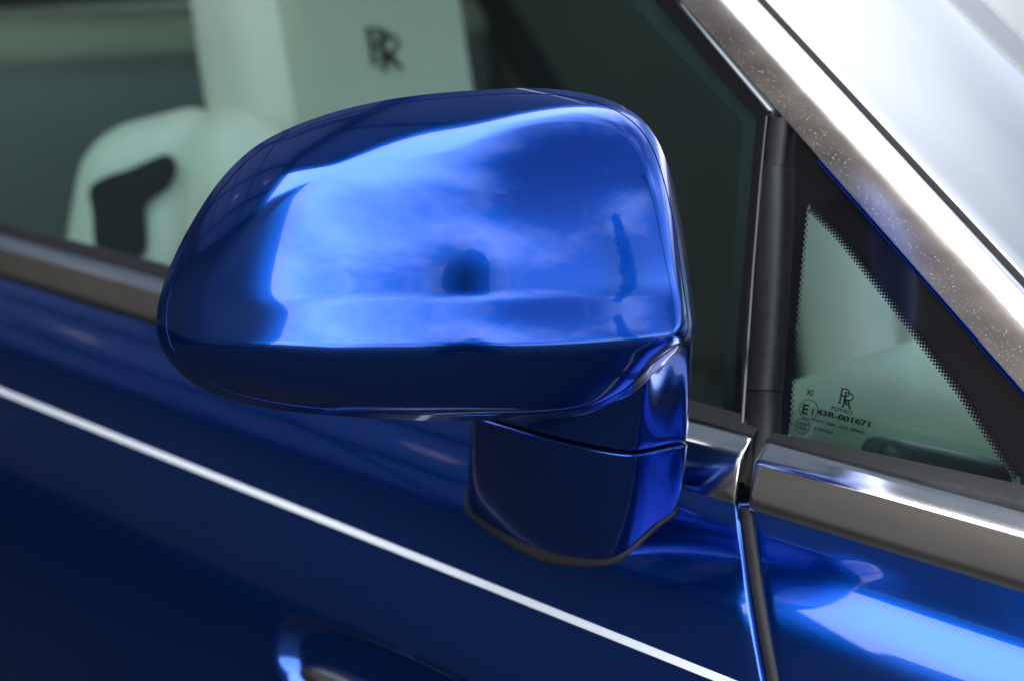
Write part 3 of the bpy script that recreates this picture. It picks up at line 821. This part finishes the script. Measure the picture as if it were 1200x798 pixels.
# embroidered double letter on the headrest
def seat_text(parts, c, e1, e2, n, ch, name):
    V, Fc = [], []
    for co, fc in parts:
        b = len(V); V += [np.asarray(c)+e1*q[0]+e2*q[1]+n*.0015 for q in co]; Fc += [tuple(b+i for i in f) for f in fc]
    return ch(pyd(name, V, Fc, BELT, None, smooth=False))
tl = R(12)
se1 = np.array([0., 1, 0]); se2 = np.array([-math.sin(tl), 0, math.cos(tl)]); sn = np.array([math.cos(tl), 0, math.sin(tl)])
r_ = [(c*np.array([.039/.85, .046/1.2, 0]), f_) for c, f_ in double_r()]
hc = np.array([SX-.085, SYc+.012, 1.225])+sn*.0425
EMB = onplane(438, 76, hc, sn)
seat_text(r_, EMB*1.0, se1, se2, sn, ch1, 'embroidered_emblem')
# belt guide on the outboard shoulder of the seat, with black webbing
gc = at(163, 262, 1.80)
camrot = Matrix((tuple(VR), tuple(VU), tuple(-VF))).transposed()
bgd = part(rbox('belt_guide', gc, (.078, .117, .05), .07, LEATHER, n=12, rot=camrot, warp=lambda p: np.array([p[0]+.02*p[1]/.12, p[1]+.25*p[0], p[2]])))
e = ray(150, 215); e /= np.linalg.norm(e)
slot = [(104, 222), (122, 208), (152, 198), (190, 182), (202, 186), (204, 200), (196, 218), (178, 232), (168, 246), (166, 298), (116, 298), (108, 250)]
pts = [at(x, y, 1.738) for x, y in spline(slot, 5, closed=True)]
o = slab('belt_webbing', pts, -VF, .012, BELT, bevel=.002); o.parent = bgd
# rear bench
rb = part(rbox('rear_seat', (-1.95, .9, .78), (.14, .72, .36), .10, GREYLEATHER, n=12))
o = rbox('bench_top', (-1.93, .9, 1.13), (.10, .70, .05), .045, LEATHER2, n=10); o.parent = rb
part(box('rear_quarter_panel', (-2.3, .07, .4), (-1.35, .12, 1.03), GREYLEATHER, bevel=.02))

# ================================================================== trees and photographer (mirrored in the paint)
def tree(base, h, wdt, seed, label):
    r = np.random.default_rng(seed); root = tag(empty('cypress_tree', base), label, 'tree', 'trees mirrored in the housing')
    V, Fc = [], []
    P = []
    for z in np.linspace(0, h*.8, 8):
        P.append([(math.cos(a)*.09*(1-z/h), math.sin(a)*.09*(1-z/h), z) for a in np.linspace(0, 2*math.pi, 8, endpoint=False)])
    grid('trunk', P, BARK, root, wrap=True, caps=True)
    for _ in range(4000):
        z = r.uniform(.12, 1)**.9; lim = wdt*(math.sin(math.pi*min(1, z*.9+.1))**.7)*(1+.25*math.sin(z*31+seed))
        a = r.uniform(0, 2*math.pi); d = lim*math.sqrt(r.uniform(0, 1)); c = np.array((d*math.cos(a), d*math.sin(a), z*h))
        q = r.normal(size=(2, 3)); q /= np.linalg.norm(q, axis=1, keepdims=True); s_ = r.uniform(.09, .24)
        b = len(V); V += [c, c+q[0]*s_+q[1]*s_*.4, c+q[0]*s_*1.9, c+q[0]*s_-q[1]*s_*.4]; Fc.append((b, b+1, b+2, b+3))
    pyd('crown', V, Fc, LEAF, root, smooth=False)
tree((15, -.9, 0), 8.6, .40, 3, 'slim dark tree mirrored near the right edge of the mirror housing')
tree((13.0, 2.6, 0), 12, .6, 9, 'slim dark tree mirrored at the very right edge of the housing')

hp = CAM + np.array([.113, -.113, .055])
person = tag(empty('person', (hp[0]+.04, hp[1]-.04, 0)), 'photographer in dark clothing raising a camera, mirrored as a silhouette', 'person')
fw = np.array([-.707, .707, 0]); sd_ = np.array([.707, .707, 0])   # facing, right-hand side in view
def pp(f_, s_, z): return tuple((hp+fw*f_+sd_*s_)[:2])+(z,)
zh = hp[2]
J = {'pelvis': (pp(-.16, 0, zh-.66), .15), 'waist': (pp(-.14, 0, zh-.5), .13), 'chest': (pp(-.10, 0, zh-.30), .155), 'neck': (pp(-.05, 0, zh-.13), .06), 'head': (pp(-.02, 0, zh-.01), .088), 'crown': (pp(-.03, 0, zh+.07), .075)}
for sgn, nme in ((-1, 'l'), (1, 'r')):
    J['sh'+nme] = (pp(-.10, sgn*.17, zh-.22), .07); J['el'+nme] = (pp(.0, sgn*.17, zh-.42), .048); J['wr'+nme] = (pp(.02, sgn*.075, zh-.15), .032); J['ha'+nme] = (pp(.04, sgn*.06, zh-.07), .034)
    J['hip'+nme] = (pp(-.16, sgn*.10, zh-.72), .10); J['kn'+nme] = (pp(-.12, sgn*.11, zh-1.02), .065); J['an'+nme] = (pp(-.17, sgn*.12, .09), .045); J['to'+nme] = (pp(-.02, sgn*.13, .05), .04)
ED = [('pelvis', 'waist'), ('waist', 'chest'), ('chest', 'neck'), ('neck', 'head'), ('head', 'crown')]
for n_ in 'lr': ED += [('chest', 'sh'+n_), ('sh'+n_, 'el'+n_), ('el'+n_, 'wr'+n_), ('wr'+n_, 'ha'+n_), ('pelvis', 'hip'+n_), ('hip'+n_, 'kn'+n_), ('kn'+n_, 'an'+n_), ('an'+n_, 'to'+n_)]
ks = list(J); me = bpy.data.meshes.new('body'); me.from_pydata([J[k][0] for k in ks], [(ks.index(a), ks.index(b)) for a, b in ED], [])
bo = link('body', me, CLOTH); sk = bo.modifiers.new('skin', 'SKIN'); bo.modifiers.new('sub', 'SUBSURF').levels = 2; bo.modifiers['sub'].render_levels = 2
for i, k in enumerate(ks):
    v = me.skin_vertices[0].data[i]; v.radius = (J[k][1], J[k][1]); v.use_root = (k == 'pelvis')
bo.parent = person; bo.matrix_parent_inverse = Matrix.Translation((-person.location[0], -person.location[1], 0))
bo.data.materials.clear(); bo.data.materials.append(CLOTH)
def pch(o): o.parent = person; o.matrix_parent_inverse = Matrix.Translation((-person.location[0], -person.location[1], 0)); return o
pch(rbox('hair', pp(-.06, 0, zh+.03), (.125, .125, .125), .125, HAIR, n=8, warp=lambda p: np.array([p[0]+.18*p[2], p[1]+.18*p[2], p[2]*1.35*(1 if p[2] > 0 else .9)])))
mx_ = Matrix.Rotation(R(45), 3, 'Z')
ph = tag(empty('photo_camera', pp(.12, 0, zh-.03)), 'black camera held up to the face of the mirrored photographer', 'camera')
def kch(o): o.parent = ph; o.matrix_parent_inverse = Matrix.Translation(tuple(-np.array(pp(.12, 0, zh-.03)))); return o
kch(rbox('camera_body', pp(.02, 0, zh-.03), (.07, .03, .045), .012, GLOSSBLACK, rot=mx_, n=6))
P = [[np.array(pp(f_, 0, zh-.03))+sd_*math.cos(a)*r0+np.array((0, 0, 1))*math.sin(a)*r0 for a in np.linspace(0, 2*math.pi, 20, endpoint=False)] for f_, r0 in ((.03, .036), (.08, .036), (.082, .034), (.115, .038), (.115, .03), (.10, .028))]
kch(fix_normals(grid('lens', P, GLOSSBLACK, wrap=True, caps=True)))
